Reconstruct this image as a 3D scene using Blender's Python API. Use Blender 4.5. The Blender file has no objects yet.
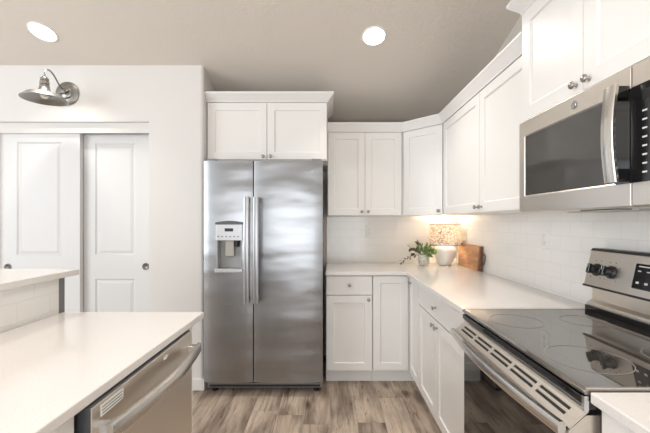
import bpy, bmesh, math, random
from mathutils import Vector, Matrix
random.seed(7)
PI = math.pi
S = bpy.context.scene
C = S.collection

# ------------------------------------------------------------------ camera, world, lights
CAMH = 1.314
cam = bpy.data.cameras.new('camera'); cam.sensor_width = 36; cam.lens = 345/650*36
cam.shift_x = -5/650; cam.shift_y = 5.5/650; cam.clip_start = 0.02
co = bpy.data.objects.new('camera', cam); C.objects.link(co)
co.location = (0, 0, CAMH); co.rotation_euler = (PI/2, 0, 0); S.camera = co

S.view_settings.view_transform = 'Standard'; S.view_settings.look = 'None'
S.view_settings.gamma = 1; S.view_settings.use_curve_mapping = False
S.view_settings.exposure = 0.40

w = bpy.data.worlds.new('world'); S.world = w; w.use_nodes = True
w.node_tree.nodes['Background'].inputs[0].default_value = (0.93, 0.97, 1.0, 1)
w.node_tree.nodes['Background'].inputs[1].default_value = 1.0

def area(name, loc, rot, sx, sy, power, col, shape='RECTANGLE', spread=PI):
    l = bpy.data.lights.new(name, 'AREA'); l.shape = shape; l.size = sx; l.size_y = sy
    l.energy = power; l.color = col; l.spread = spread
    o = bpy.data.objects.new(name, l); C.objects.link(o); o.location = loc; o.rotation_euler = rot
    return o
# daylight through the windows behind the camera and in the left wall
area('daylight_rear', (-0.8, -4.75, 1.05), (PI/2, 0, 0), 4.0, 1.9, 66, (0.92, 0.962, 1.0))
area('daylight_side', (-4.75, -0.6, 1.75), (PI/2, 0, -PI/2), 3.6, 2.4, 98, (0.88, 0.945, 1.0))

# ------------------------------------------------------------------ materials
def mat(name, col, rough=0.5, metal=0.0, spec=0.5, coat=0.0, aniso=0.0, ior=None, emit=None, es=0):
    m = bpy.data.materials.new(name); m.use_nodes = True
    b = m.node_tree.nodes['Principled BSDF']
    b.inputs['Base Color'].default_value = (*col, 1); b.inputs['Roughness'].default_value = rough
    b.inputs['Metallic'].default_value = metal; b.inputs['Specular IOR Level'].default_value = spec
    b.inputs['Coat Weight'].default_value = coat; b.inputs['Anisotropic'].default_value = aniso
    if ior: b.inputs['IOR'].default_value = ior
    if emit: b.inputs['Emission Color'].default_value = (*emit, 1); b.inputs['Emission Strength'].default_value = es
    return m
def nd(m, t, **kw):
    n = m.node_tree.nodes.new(t)
    for k, v in kw.items():
        if k.startswith('_'): n.inputs[int(k[1:])].default_value = v
        else: setattr(n, k, v)
    return n
def lk(m, a, b): m.node_tree.links.new(a, b)
def bsdf(m): return m.node_tree.nodes['Principled BSDF']
def swz(m, a, b, sa=1, sb=1):
    """world position -> (a, b, 0) vector"""
    g = nd(m, 'ShaderNodeNewGeometry'); s = nd(m, 'ShaderNodeSeparateXYZ'); c = nd(m, 'ShaderNodeCombineXYZ')
    lk(m, g.outputs['Position'], s.inputs[0]); lk(m, s.outputs[a], c.inputs[0]); lk(m, s.outputs[b], c.inputs[1])
    mp = nd(m, 'ShaderNodeMapping'); mp.inputs['Scale'].default_value = (sa, sb, 1); lk(m, c.outputs[0], mp.inputs[0])
    return mp
def bump_noise(m, scale, strength, dist=0.002, vec=None, detail=3):
    n = nd(m, 'ShaderNodeTexNoise'); n.inputs['Scale'].default_value = scale; n.inputs['Detail'].default_value = detail
    if vec: lk(m, vec.outputs[0], n.inputs['Vector'])
    else:
        g = nd(m, 'ShaderNodeNewGeometry'); lk(m, g.outputs['Position'], n.inputs['Vector'])
    b = nd(m, 'ShaderNodeBump'); b.inputs['Strength'].default_value = strength; b.inputs['Distance'].default_value = dist
    lk(m, n.outputs[0], b.inputs['Height']); lk(m, b.outputs[0], bsdf(m).inputs['Normal'])
    return m

M = {}
M['paint'] = bump_noise(mat('wall_paint', (0.745, 0.73, 0.71), 0.7), 90, 0.15)
M['greige'] = bump_noise(mat('greige_paint', (0.70, 0.645, 0.585), 0.75), 60, 0.15)
M['ceil'] = bump_noise(mat('ceiling_paint', (0.72, 0.665, 0.605), 0.8), 45, 0.35, 0.004)
M['white'] = mat('cabinet_white', (0.84, 0.825, 0.80), 0.33, spec=0.45)
M['crown'] = mat('crown_white', (0.82, 0.805, 0.785), 0.4)
M['doorw'] = mat('closet_door_white', (0.715, 0.715, 0.715), 0.45)
M['trim'] = mat('trim_white', (0.82, 0.81, 0.79), 0.45)
M['nickel'] = mat('brushed_nickel', (0.40, 0.375, 0.35), 0.28, 1)
M['black'] = mat('black_plastic', (0.015, 0.015, 0.016), 0.35)
M['blackgloss'] = mat('black_gloss', (0.012, 0.012, 0.013), 0.06, ior=1.6)
M['dark'] = mat('dark_gap', (0.02, 0.02, 0.02), 0.8)
M['greyedge'] = mat('grey_trim', (0.20, 0.20, 0.21), 0.5)
M['plate'] = mat('plate_white', (0.86, 0.85, 0.82), 0.35)
M['chrome'] = mat('chrome', (0.75, 0.77, 0.80), 0.12, 1)
M['mark'] = mat('white_marking', (0.75, 0.75, 0.75), 0.5)
M['greymark'] = mat('grey_marking', (0.25, 0.24, 0.23), 0.5)
M['label'] = mat('label_white', (0.80, 0.80, 0.78), 0.5)
M['plastic_grey'] = mat('grey_plastic', (0.42, 0.43, 0.44), 0.35)
M['bulb'] = mat('bulb_glass', (1, 0.85, 0.6), 0.4, emit=(1, 0.78, 0.5), es=8)
M['lens'] = mat('light_lens', (1, 1, 1), 0.5, emit=(1, 0.95, 0.87), es=7)
M['leaf'] = mat('leaf_green', (0.22, 0.34, 0.12), 0.5)
M['leafdark'] = mat('leaf_purple', (0.10, 0.075, 0.065), 0.5)
M['stem'] = mat('stem_brown', (0.12, 0.09, 0.05), 0.6)
M['iron'] = mat('iron_handle', (0.16, 0.09, 0.06), 0.5, 0.6)
M['ceramic'] = mat('ceramic_white', (0.88, 0.85, 0.80), 0.3)

def steel(name, col, rough, waves=None, aniso=0.0):
    m = mat(name, col, rough, 1.0, aniso=aniso)
    b = bsdf(m)
    tc = nd(m, 'ShaderNodeTexCoord'); mp = nd(m, 'ShaderNodeMapping')
    lk(m, tc.outputs['Object'], mp.inputs[0]); mp.inputs['Scale'].default_value = (2, 2, 400)
    n = nd(m, 'ShaderNodeTexNoise'); n.inputs['Scale'].default_value = 1.0; n.inputs['Detail'].default_value = 2
    lk(m, mp.outputs[0], n.inputs['Vector'])
    r = nd(m, 'ShaderNodeMapRange'); r.inputs[3].default_value = rough*0.85; r.inputs[4].default_value = rough*1.2
    lk(m, n.outputs[0], r.inputs[0]); lk(m, r.outputs[0], b.inputs['Roughness'])
    if waves:
        mp2 = nd(m, 'ShaderNodeMapping'); lk(m, tc.outputs['Object'], mp2.inputs[0]); mp2.inputs['Scale'].default_value = (1.6, 1.6, 4.5)
        n2 = nd(m, 'ShaderNodeTexNoise'); n2.inputs['Scale'].default_value = 1.0; n2.inputs['Detail'].default_value = 1.5
        lk(m, mp2.outputs[0], n2.inputs['Vector'])
        bp = nd(m, 'ShaderNodeBump'); bp.inputs['Strength'].default_value = 1.0; bp.inputs['Distance'].default_value = waves
        lk(m, n2.outputs[0], bp.inputs['Height']); lk(m, bp.outputs[0], b.inputs['Normal'])
    return m
M['steel'] = steel('stainless_steel', (0.76, 0.71, 0.65), 0.32)
M['fridge'] = steel('fridge_steel', (0.335, 0.342, 0.355), 0.29, waves=0.014, aniso=0.6)
M['hsteel'] = steel('handle_steel', (0.36, 0.36, 0.365), 0.30)
M['bright'] = steel('bright_steel', (0.70, 0.68, 0.65), 0.22)
M['galv'] = bump_noise(mat('galvanised_steel', (0.29, 0.28, 0.262), 0.36, 1.0), 60, 0.25)
M['steelside'] = mat('fridge_side_grey', (0.24, 0.24, 0.245), 0.45, 0.3)
M['glassblack'] = mat('oven_glass', (0.018, 0.016, 0.015), 0.03, ior=1.75)
M['mwglass'] = mat('microwave_glass', (0.075, 0.07, 0.066), 0.05, ior=1.5)
M['cooktop'] = mat('cooktop_glass', (0.05, 0.045, 0.04), 0.03, ior=4.5)

def tile_mat(name, a, b):
    m = mat(name, (0.85, 0.835, 0.81), 0.12)
    mp = swz(m, a, b)
    br = nd(m, 'ShaderNodeTexBrick'); lk(m, mp.outputs[0], br.inputs['Vector'])
    br.inputs['Scale'].default_value = 1; br.inputs['Brick Width'].default_value = 0.155; br.inputs['Row Height'].default_value = 0.0775
    br.inputs['Mortar Size'].default_value = 0.0016; br.inputs['Mortar Smooth'].default_value = 0.2
    br.inputs['Color1'].default_value = (0.90, 0.885, 0.86, 1); br.inputs['Color2'].default_value = (0.885, 0.87, 0.845, 1)
    br.inputs['Mortar'].default_value = (0.82, 0.80, 0.775, 1)
    lk(m, br.outputs['Color'], bsdf(m).inputs['Base Color'])
    inv = nd(m, 'ShaderNodeMath', operation='SUBTRACT'); inv.inputs[0].default_value = 1; lk(m, br.outputs['Fac'], inv.inputs[1])
    bp = nd(m, 'ShaderNodeBump'); bp.inputs['Strength'].default_value = 0.3; bp.inputs['Distance'].default_value = 0.0015
    lk(m, inv.outputs[0], bp.inputs['Height']); lk(m, bp.outputs[0], bsdf(m).inputs['Normal'])
    return m
M['tile_xz'] = tile_mat('subway_tile_back', 0, 2)
M['tile_yz'] = tile_mat('subway_tile_side', 1, 2)

def floor_mat():
    m = mat('plank_floor', (0.4, 0.3, 0.2), 0.42)
    g0 = nd(m, 'ShaderNodeNewGeometry'); sp = nd(m, 'ShaderNodeSeparateXYZ'); lk(m, g0.outputs['Position'], sp.inputs[0])
    dv = nd(m, 'ShaderNodeMath', operation='DIVIDE'); lk(m, sp.outputs[0], dv.inputs[0]); dv.inputs[1].default_value = 0.18
    fl = nd(m, 'ShaderNodeMath', operation='FLOOR'); lk(m, dv.outputs[0], fl.inputs[0])
    wn = nd(m, 'ShaderNodeTexWhiteNoise', noise_dimensions='1D'); lk(m, fl.outputs[0], wn.inputs['W'])
    sh = nd(m, 'ShaderNodeMath', operation='MULTIPLY_ADD'); lk(m, wn.outputs['Value'], sh.inputs[0]); sh.inputs[1].default_value = 1.22; lk(m, sp.outputs[1], sh.inputs[2])
    mp = nd(m, 'ShaderNodeCombineXYZ'); lk(m, sh.outputs[0], mp.inputs[0]); lk(m, sp.outputs[0], mp.inputs[1])
    br = nd(m, 'ShaderNodeTexBrick'); lk(m, mp.outputs[0], br.inputs['Vector'])
    br.offset = 0.0; br.inputs['Scale'].default_value = 1; br.inputs['Brick Width'].default_value = 1.22; br.inputs['Row Height'].default_value = 0.18
    br.inputs['Mortar Size'].default_value = 0.0009; br.inputs['Bias'].default_value = 0.0
    br.inputs['Color1'].default_value = (0, 0, 0, 1); br.inputs['Color2'].default_value = (1, 1, 1, 1); br.inputs['Mortar'].default_value = (0.5, 0.5, 0.5, 1)
    # grain: noise stretched along y, shifted per plank
    add = nd(m, 'ShaderNodeVectorMath', operation='MULTIPLY_ADD'); lk(m, br.outputs['Color'], add.inputs[0])
    add.inputs[1].default_value = (7.3, 3.1, 5.0)
    g = nd(m, 'ShaderNodeNewGeometry'); lk(m, g.outputs['Position'], add.inputs[2])
    m1 = nd(m, 'ShaderNodeMapping'); lk(m, add.outputs[0], m1.inputs[0]); m1.inputs['Scale'].default_value = (42, 2.2, 1)
    n1 = nd(m, 'ShaderNodeTexNoise'); n1.inputs['Scale'].default_value = 1; n1.inputs['Detail'].default_value = 8; n1.inputs['Roughness'].default_value = 0.72; n1.inputs['Distortion'].default_value = 0.6
    lk(m, m1.outputs[0], n1.inputs['Vector'])
    m2 = nd(m, 'ShaderNodeMapping'); lk(m, add.outputs[0], m2.inputs[0]); m2.inputs['Scale'].default_value = (8, 2.4, 1)
    n2 = nd(m, 'ShaderNodeTexNoise'); n2.inputs['Scale'].default_value = 1; n2.inputs['Detail'].default_value = 3; n2.inputs['Distortion'].default_value = 0.4
    lk(m, m2.outputs[0], n2.inputs['Vector'])
    cr = nd(m, 'ShaderNodeValToRGB'); e = cr.color_ramp.elements
    e[0].position = 0.28; e[0].color = (0.15, 0.108, 0.08, 1); e[1].position = 0.74; e[1].color = (0.62, 0.52, 0.435, 1)
    x = cr.color_ramp.elements.new(0.47); x.color = (0.45, 0.365, 0.295, 1)
    lk(m, n1.outputs[0], cr.inputs[0])
    cr2 = nd(m, 'ShaderNodeValToRGB'); e = cr2.color_ramp.elements
    e[0].position = 0.33; e[0].color = (0.50, 0.46, 0.43, 1); e[1].position = 0.6; e[1].color = (1.12, 1.1, 1.07, 1)
    lk(m, n2.outputs[0], cr2.inputs[0])
    mx = nd(m, 'ShaderNodeMix', data_type='RGBA', blend_type='MULTIPLY'); mx.inputs[0].default_value = 1
    lk(m, cr.outputs[0], mx.inputs[6]); lk(m, cr2.outputs[0], mx.inputs[7])
    # plank tint
    mr = nd(m, 'ShaderNodeMapRange'); lk(m, br.outputs['Color'], mr.inputs[0]); mr.inputs[3].default_value = 0.90; mr.inputs[4].default_value = 1.06
    mx2 = nd(m, 'ShaderNodeMix', data_type='RGBA', blend_type='MULTIPLY'); mx2.inputs[0].default_value = 1
    lk(m, mx.outputs[2], mx2.inputs[6]); lk(m, mr.outputs[0], mx2.inputs[7])
    # knots
    m3 = nd(m, 'ShaderNodeMapping'); lk(m, add.outputs[0], m3.inputs[0]); m3.inputs['Scale'].default_value = (4.6, 1.9, 1)
    v = nd(m, 'ShaderNodeTexVoronoi'); v.inputs['Scale'].default_value = 1; lk(m, m3.outputs[0], v.inputs['Vector'])
    crk = nd(m, 'ShaderNodeValToRGB'); e = crk.color_ramp.elements
    e[0].position = 0.05; e[0].color = (0.25, 0.21, 0.19, 1); e[1].position = 0.17; e[1].color = (1, 1, 1, 1); lk(m, v.outputs['Distance'], crk.inputs[0])
    mx3 = nd(m, 'ShaderNodeMix', data_type='RGBA', blend_type='MULTIPLY'); mx3.inputs[0].default_value = 1
    lk(m, mx2.outputs[2], mx3.inputs[6]); lk(m, crk.outputs[0], mx3.inputs[7])
    m5 = nd(m, 'ShaderNodeMapping'); lk(m, add.outputs[0], m5.inputs[0]); m5.inputs['Scale'].default_value = (16, 1.3, 1)
    n5 = nd(m, 'ShaderNodeTexNoise'); n5.inputs['Scale'].default_value = 1; n5.inputs['Detail'].default_value = 2; n5.inputs['Distortion'].default_value = 0.8; lk(m, m5.outputs[0], n5.inputs['Vector'])
    cr5 = nd(m, 'ShaderNodeValToRGB'); e = cr5.color_ramp.elements
    e[0].position = 0.628; e[0].color = (1, 1, 1, 1); e[1].position = 0.652; e[1].color = (1, 1, 1, 1)
    xx = cr5.color_ramp.elements.new(0.64); xx.color = (0.40, 0.36, 0.33, 1); lk(m, n5.outputs[0], cr5.inputs[0])
    mx5 = nd(m, 'ShaderNodeMix', data_type='RGBA', blend_type='MULTIPLY'); mx5.inputs[0].default_value = 1
    lk(m, mx3.outputs[2], mx5.inputs[6]); lk(m, cr5.outputs[0], mx5.inputs[7]); mx3 = mx5
    # seams
    mx4 = nd(m, 'ShaderNodeMix', data_type='RGBA'); lk(m, br.outputs['Fac'], mx4.inputs[0]); lk(m, mx3.outputs[2], mx4.inputs[6]); mx4.inputs[7].default_value = (0.24, 0.19, 0.155, 1)
    lk(m, mx4.outputs[2], bsdf(m).inputs['Base Color'])
    bp = nd(m, 'ShaderNodeBump'); bp.inputs['Strength'].default_value = 0.15; bp.inputs['Distance'].default_value = 0.002
    lk(m, n1.outputs[0], bp.inputs['Height']); lk(m, bp.outputs[0], bsdf(m).inputs['Normal'])
    return m
M['floor'] = floor_mat()

def quartz():
    m = mat('white_quartz', (0.86, 0.82, 0.785), 0.16)
    g = nd(m, 'ShaderNodeNewGeometry'); n = nd(m, 'ShaderNodeTexNoise'); n.inputs['Scale'].default_value = 220; n.inputs['Detail'].default_value = 1
    lk(m, g.outputs['Position'], n.inputs['Vector'])
    cr = nd(m, 'ShaderNodeValToRGB'); e = cr.color_ramp.elements
    e[0].position = 0.3; e[0].color = (0.74, 0.71, 0.69, 1); e[1].position = 0.5; e[1].color = (0.80, 0.77, 0.745, 1)
    lk(m, n.outputs[0], cr.inputs[0]); lk(m, cr.outputs[0], bsdf(m).inputs['Base Color'])
    return m
M['quartz'] = quartz()

def wood(name, c0, c1, axis_scale):
    m = mat(name, c1, 0.45)
    tc = nd(m, 'ShaderNodeTexCoord'); mp = nd(m, 'ShaderNodeMapping'); lk(m, tc.outputs['Object'], mp.inputs[0]); mp.inputs['Scale'].default_value = axis_scale
    n = nd(m, 'ShaderNodeTexNoise'); n.inputs['Scale'].default_value = 1; n.inputs['Detail'].default_value = 5; n.inputs['Distortion'].default_value = 0.8
    lk(m, mp.outputs[0], n.inputs['Vector'])
    cr = nd(m, 'ShaderNodeValToRGB'); e = cr.color_ramp.elements
    e[0].position = 0.3; e[0].color = (*c0, 1); e[1].position = 0.7; e[1].color = (*c1, 1)
    lk(m, n.outputs[0], cr.inputs[0]); lk(m, cr.outputs[0], bsdf(m).inputs['Base Color'])
    return m
M['board'] = wood('board_wood', (0.36, 0.175, 0.085), (0.62, 0.36, 0.20), (5, 30, 30))

def shade_mat():
    m = bpy.data.materials.new('lamp_shade_print'); m.use_nodes = True
    nt = m.node_tree; b = bsdf(m); b.inputs['Roughness'].default_value = 0.8
    tc = nd(m, 'ShaderNodeTexCoord'); mp = nd(m, 'ShaderNodeMapping'); lk(m, tc.outputs['Object'], mp.inputs[0]); mp.inputs['Scale'].default_value = (34, 34, 26)
    ns = nd(m, 'ShaderNodeTexNoise'); ns.inputs['Scale'].default_value = 0.8; lk(m, mp.outputs[0], ns.inputs['Vector'])
    ad = nd(m, 'ShaderNodeVectorMath', operation='MULTIPLY_ADD'); lk(m, ns.outputs['Color'], ad.inputs[0]); ad.inputs[1].default_value = (1.2, 1.2, 1.2); lk(m, mp.outputs[0], ad.inputs[2])
    v = nd(m, 'ShaderNodeTexVoronoi', feature='DISTANCE_TO_EDGE'); v.inputs['Scale'].default_value = 1.15; lk(m, ad.outputs[0], v.inputs['Vector'])
    cr = nd(m, 'ShaderNodeValToRGB'); e = cr.color_ramp.elements
    e[0].position = 0.02; e[0].color = (0.34, 0.23, 0.16, 1); e[1].position = 0.085; e[1].color = (0.76, 0.72, 0.67, 1)
    lk(m, v.outputs['Distance'], cr.inputs[0]); lk(m, cr.outputs[0], b.inputs['Base Color'])
    t = nd(m, 'ShaderNodeBsdfTranslucent'); lk(m, cr.outputs[0], t.inputs[0])
    mx = nd(m, 'ShaderNodeMixShader'); mx.inputs[0].default_value = 0.42
    lk(m, b.outputs[0], mx.inputs[1]); lk(m, t.outputs[0], mx.inputs[2])
    lk(m, mx.outputs[0], nt.nodes['Material Output'].inputs[0])
    return m
M['shade'] = shade_mat()
def pot_mat():
    m = mat('speckled_pot', (0.7, 0.7, 0.62), 0.5)
    tc = nd(m, 'ShaderNodeTexCoord'); n = nd(m, 'ShaderNodeTexNoise'); n.inputs['Scale'].default_value = 60; lk(m, tc.outputs['Object'], n.inputs['Vector'])
    cr = nd(m, 'ShaderNodeValToRGB'); e = cr.color_ramp.elements
    e[0].position = 0.4; e[0].color = (0.52, 0.52, 0.44, 1); e[1].position = 0.6; e[1].color = (0.76, 0.75, 0.68, 1)
    lk(m, n.outputs[0], cr.inputs[0]); lk(m, cr.outputs[0], bsdf(m).inputs['Base Color'])
    return m
M['pot'] = pot_mat()

# ------------------------------------------------------------------ mesh helpers
class MB:
    def __init__(s): s.bm = bmesh.new()
    def box(s, x0, x1, y0, y1, z0, z1, mtx=None):
        vs = [s.bm.verts.new((x, y, z)) for x in (x0, x1) for y in (y0, y1) for z in (z0, z1)]
        for f in ((0,1,3,2),(4,6,7,5),(0,4,5,1),(2,3,7,6),(0,2,6,4),(1,5,7,3)):
            s.bm.faces.new([vs[i] for i in f])
        if mtx: bmesh.ops.transform(s.bm, matrix=mtx, verts=vs)
        return s
    def prism(s, pts, axis, a0, a1):
        """pts: 2D polygon; axis 'x': pts are (y,z); 'y': (x,z); 'z': (x,y)"""
        def p(u, v, a): return {'x': (a, u, v), 'y': (u, a, v), 'z': (u, v, a)}[axis]
        A = [s.bm.verts.new(p(u, v, a0)) for u, v in pts]; B = [s.bm.verts.new(p(u, v, a1)) for u, v in pts]
        s.bm.faces.new(A); s.bm.faces.new(B[::-1])
        n = len(pts)
        for i in range(n): s.bm.faces.new((A[i], B[i], B[(i+1) % n], A[(i+1) % n]))
        return s
    def lathe(s, prof, c, axis='z', n=32, sgn=1):
        """prof: (radius, along); closed at ends when r == 0"""
        def p(r, a, t):
            u, v = r*math.cos(t), r*math.sin(t); a = a*sgn
            return {'z': (c[0]+u, c[1]+v, c[2]+a), 'y': (c[0]+u, c[1]+a, c[2]+v), 'x': (c[0]+a, c[1]+u, c[2]+v)}[axis]
        rings = []
        for r, a in prof:
            if r < 1e-7: rings.append([s.bm.verts.new(p(0, a, 0))])
            else: rings.append([s.bm.verts.new(p(r, a, 2*PI*k/n)) for k in range(n)])
        for A, B in zip(rings, rings[1:]):
            for k in range(n):
                q = (k+1) % n
                if len(A) == 1 and len(B) == 1: continue
                if len(A) == 1: s.bm.faces.new((A[0], B[k], B[q]))
                elif len(B) == 1: s.bm.faces.new((A[k], B[0], A[q]))
                else: s.bm.faces.new((A[k], B[k], B[q], A[q]))
        return s
    def sweep(s, path, prof, up=Vector((0,0,1)), closed_prof=True, caps=True):
        """sweep 2D profile (u sideways, v up) along a 3D path with mitred corners"""
        path = [Vector(p) for p in path]; rings = []
        for i, p in enumerate(path):
            a = (path[i]-path[i-1]).normalized() if i else None
            b = (path[i+1]-path[i]).normalized() if i < len(path)-1 else None
            t = (a+b).normalized() if a and b else (a or b)
            k = 1.0
            if a and b: k = 1/max(0.3, math.cos(a.angle(b)/2))
            side = t.cross(up).normalized(); v = side.cross(t).normalized()
            rings.append([s.bm.verts.new(p+side*u*k+v*w_) for u, w_ in prof])
        n = len(prof)
        for A, B in zip(rings, rings[1:]):
            for j in range(n): s.bm.faces.new((A[j], A[(j+1) % n], B[(j+1) % n], B[j]))
        if caps: s.bm.faces.new(rings[0][::-1]); s.bm.faces.new(rings[-1])
        return s
    def tube(s, path, r, n=12):
        path = [Vector(p) for p in path]; rings = []; ref = None
        for i, p in enumerate(path):
            t = (path[min(i+1, len(path)-1)]-path[max(i-1, 0)]).normalized()
            if ref is None: ref = t.orthogonal().normalized()
            ref = (ref - t*ref.dot(t)).normalized(); b = t.cross(ref)
            rr = r[i] if isinstance(r, (list, tuple)) else r
            rings.append([s.bm.verts.new(p+ref*rr*math.cos(2*PI*k/n)+b*rr*math.sin(2*PI*k/n)) for k in range(n)])
        for A, B in zip(rings, rings[1:]):
            for k in range(n): s.bm.faces.new((A[k], A[(k+1) % n], B[(k+1) % n], B[k]))
        s.bm.faces.new(rings[0][::-1]); s.bm.faces.new(rings[-1])
        return s
    def panel(s, x0, x1, z0, z1, y0, t, panels, steps):
        """slab whose front (facing -y at y0) carries inset panels; steps: (inset, depth outward)"""
        xs = sorted({x0, x1, *[p[0] for p in panels], *[p[1] for p in panels]})
        zs = sorted({z0, z1, *[p[2] for p in panels], *[p[3] for p in panels]})
        V = {(i, j): s.bm.verts.new((x, y0, z)) for i, x in enumerate(xs) for j, z in enumerate(zs)}
        F = []; P = []
        for i in range(len(xs)-1):
            for j in range(len(zs)-1):
                f = s.bm.faces.new((V[i,j], V[i+1,j], V[i+1,j+1], V[i,j+1])); F.append(f)   # normal -y
                cx, cz = (xs[i]+xs[i+1])/2, (zs[j]+zs[j+1])/2
                if any(p[0] < cx < p[1] and p[2] < cz < p[3] for p in panels): P.append(f)
        r = bmesh.ops.extrude_face_region(s.bm, geom=F, use_keep_orig=True)
        nv = [g for g in r['geom'] if isinstance(g, bmesh.types.BMVert)]
        bmesh.ops.translate(s.bm, vec=(0, t, 0), verts=nv)
        for f in r['geom']:
            if isinstance(f, bmesh.types.BMFace): f.normal_flip()
        s.bm.normal_update()
        for f in P:
            for a, d in steps:
                bmesh.ops.inset_individual(s.bm, faces=[f], thickness=a, depth=-d, use_even_offset=True)
        return s
def obj(name, mb, m, parent=None, bev=0, seg=2, smooth=None, recalc=True, mtx=None):
    bm = mb.bm
    if mtx: bmesh.ops.transform(bm, matrix=mtx, verts=bm.verts)
    if recalc: bmesh.ops.recalc_face_normals(bm, faces=bm.faces)
    me = bpy.data.meshes.new(name); bm.to_mesh(me); bm.free()
    me.materials.append(M[m] if isinstance(m, str) else m)
    if smooth is not None:
        for p in me.polygons: p.use_smooth = True
        me.set_sharp_from_angle(angle=math.radians(smooth))
    o = bpy.data.objects.new(name, me); C.objects.link(o)
    if parent: o.parent = parent
    if bev:
        b = o.modifiers.new('bevel', 'BEVEL'); b.width = bev; b.segments = seg; b.limit_method = 'ANGLE'; b.angle_limit = math.radians(40)
        b.harden_normals = False
    return o
def tag(o, label, cat, group=None):
    o['label'] = label; o['category'] = cat
    if group: o['group'] = group
    return o
def thing(name, label, cat, loc=(0,0,0), rz=0, group=None):
    o = bpy.data.objects.new(name, None); C.objects.link(o); o.location = loc; o.rotation_euler = (0, 0, rz)
    o.empty_display_size = 0.1
    return tag(o, label, cat, group)
def struct(name, mb, m, parent=None, **k):
    o = obj(name, mb, m, parent, **k)
    if not parent: o['kind'] = 'structure'
    return o
def lbl(o, s): o['label'] = s; return o

SHAKER = [(0.004, -0.009)]
def shaker(x0, x1, z0, z1, y0=0.0, t=0.02, st=0.058):
    return MB().panel(x0, x1, z0, z1, y0, t, [(x0+st, x1-st, z0+st, z1-st)], SHAKER)
def knob(parent, x, z, y=0.0):
    prof = [(0.0, 0.0), (0.008, 0.0), (0.007, -0.002), (0.0045, -0.005), (0.0045, -0.011), (0.009, -0.014), (0.0135, -0.017), (0.0135, -0.021), (0.010, -0.0245), (0.0, -0.0255)]
    return obj('knob', MB().lathe(prof, (x, y, z), 'y', 20), 'nickel', parent, smooth=50)
def door(parent, x0, x1, z0, z1, kx=None, kz=None, y0=0.0, st=0.058):
    d = obj('door', shaker(x0, x1, z0, z1, y0, 0.02, st), 'white', parent, bev=0.0015)
    if kx is not None: knob(d, kx, kz, y0)
    return d
def drawer(parent, x0, x1, z0, z1, kx, kz):
    d = obj('drawer', MB().box(x0, x1, 0, 0.02, z0, z1), 'white', parent, bev=0.003)
    knob(d, kx, kz); return d

# ------------------------------------------------------------------ setting
CZ = 2.54           # ceiling height where the sloped ceiling meets the closet wall
SLOPE = 0.30        # the ceiling rises towards the camera, to a ridge behind it
RY = -1.6
def ceil_z(y): return CZ+SLOPE*(2.70-y) if y > RY else CZ+SLOPE*(2.70-RY)-SLOPE*(RY-y)
def gable(y0, y1, z0=0):
    ys = [y0]+([RY] if y0 < RY < y1 else [])+[y1]
    return [(y0, z0), (y1, z0)]+[(y, ceil_z(y)) for y in ys[::-1]]
WR, WB = 1.25, 3.40 # right wall, back wall
struct('floor', MB().box(-4.6, 1.35, -4.6, 3.5, -0.1, 0), 'floor')
struct('ceiling', MB().prism([(y, ceil_z(y)) for y in (3.5, RY, -4.6)]+[(y, ceil_z(y)+0.1) for y in (-4.6, RY, 3.5)], 'x', -4.6, 1.35), 'ceil')
wb = struct('wall_back', MB().box(-4.6, 1.35, WB, WB+0.1, 0, ceil_z(WB+0.1)), 'ceil')
obj('backsplash', MB().box(-0.03, WR-0.008, WB-0.008, WB, 0.890, 1.370), 'tile_xz', wb)
wr = struct('wall_right', MB().prism(gable(-4.6, WB), 'x', WR, WR+0.1), 'ceil')
obj('backsplash', MB().box(WR-0.008, WR, 0.30, WB-0.008, 0.890, 1.370), 'tile_yz', wr)
# rear and left walls lie behind and beside the camera; each has one broad opening for daylight
ZR = ceil_z(-4.5)
struct('wall_rear', MB().box(-4.6, -2.85, -4.6, -4.5, 0, ZR).box(1.2, 1.25, -4.6, -4.5, 0, ZR)
       .box(-2.85, 1.2, -4.6, -4.5, 2.05, ZR).box(-2.85, 1.2, -4.6, -4.5, 0, 0.08), 'greige')
struct('wall_left', MB().prism(gable(-4.5, -2.4), 'x', -4.6, -4.5).prism(gable(1.2, WB), 'x', -4.6, -4.5)
       .prism(gable(-2.4, 1.2, 2.95), 'x', -4.6, -4.5).box(-4.6, -4.5, -2.4, 1.2, 0, 0.5), 'paint')
# closet wall with its sliding-door opening and the return towards the fridge
OX0, OX1, OH = -2.645, -1.417, 2.03
YC = 2.70
def to_slope(p0, p1, z0):     # prism pieces cut along the sloped ceiling
    return [(p0, z0), (p1, z0), (p1, ceil_z(p1)), (p0, ceil_z(p0))]
m_ = MB().prism(to_slope(YC, YC+0.17, 0), 'x', -4.5, OX0).prism(to_slope(YC, YC+0.17, OH+0.07), 'x', OX0, OX1)
m_.prism(to_slope(YC, YC+0.17, 0), 'x', OX1, -1.012)
m_.prism(to_slope(YC+0.17, WB, 0), 'x', -1.112, -0.992)
ring = [(-1.012, YC), (-1.003, YC+0.003), (-0.995, YC+0.009), (-0.992, YC+0.02), (-0.992, YC+0.17), (-1.012, YC+0.17)]
lo_ = [m_.bm.verts.new((x, y, 0)) for x, y in ring]; hi_ = [m_.bm.verts.new((x, y, ceil_z(y))) for x, y in ring]
m_.bm.faces.new(lo_); m_.bm.faces.new(hi_[::-1])
for k in range(6): m_.bm.faces.new((lo_[k], hi_[k], hi_[(k+1) % 6], lo_[(k+1) % 6]))
struct('wall_closet', m_, 'paint')
struct('trim_1', MB().box(OX0, OX1, YC+0.026, YC+0.040, OH-0.014, OH+0.07), 'paint', bev=0.002)
struct('baseboard_closet', MB().box(OX1, -0.992, YC-0.013, YC, 0, 0.09).box(-0.992, -0.979, YC-0.013, YC+0.06, 0, 0.09), 'trim', bev=0.003)
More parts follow.
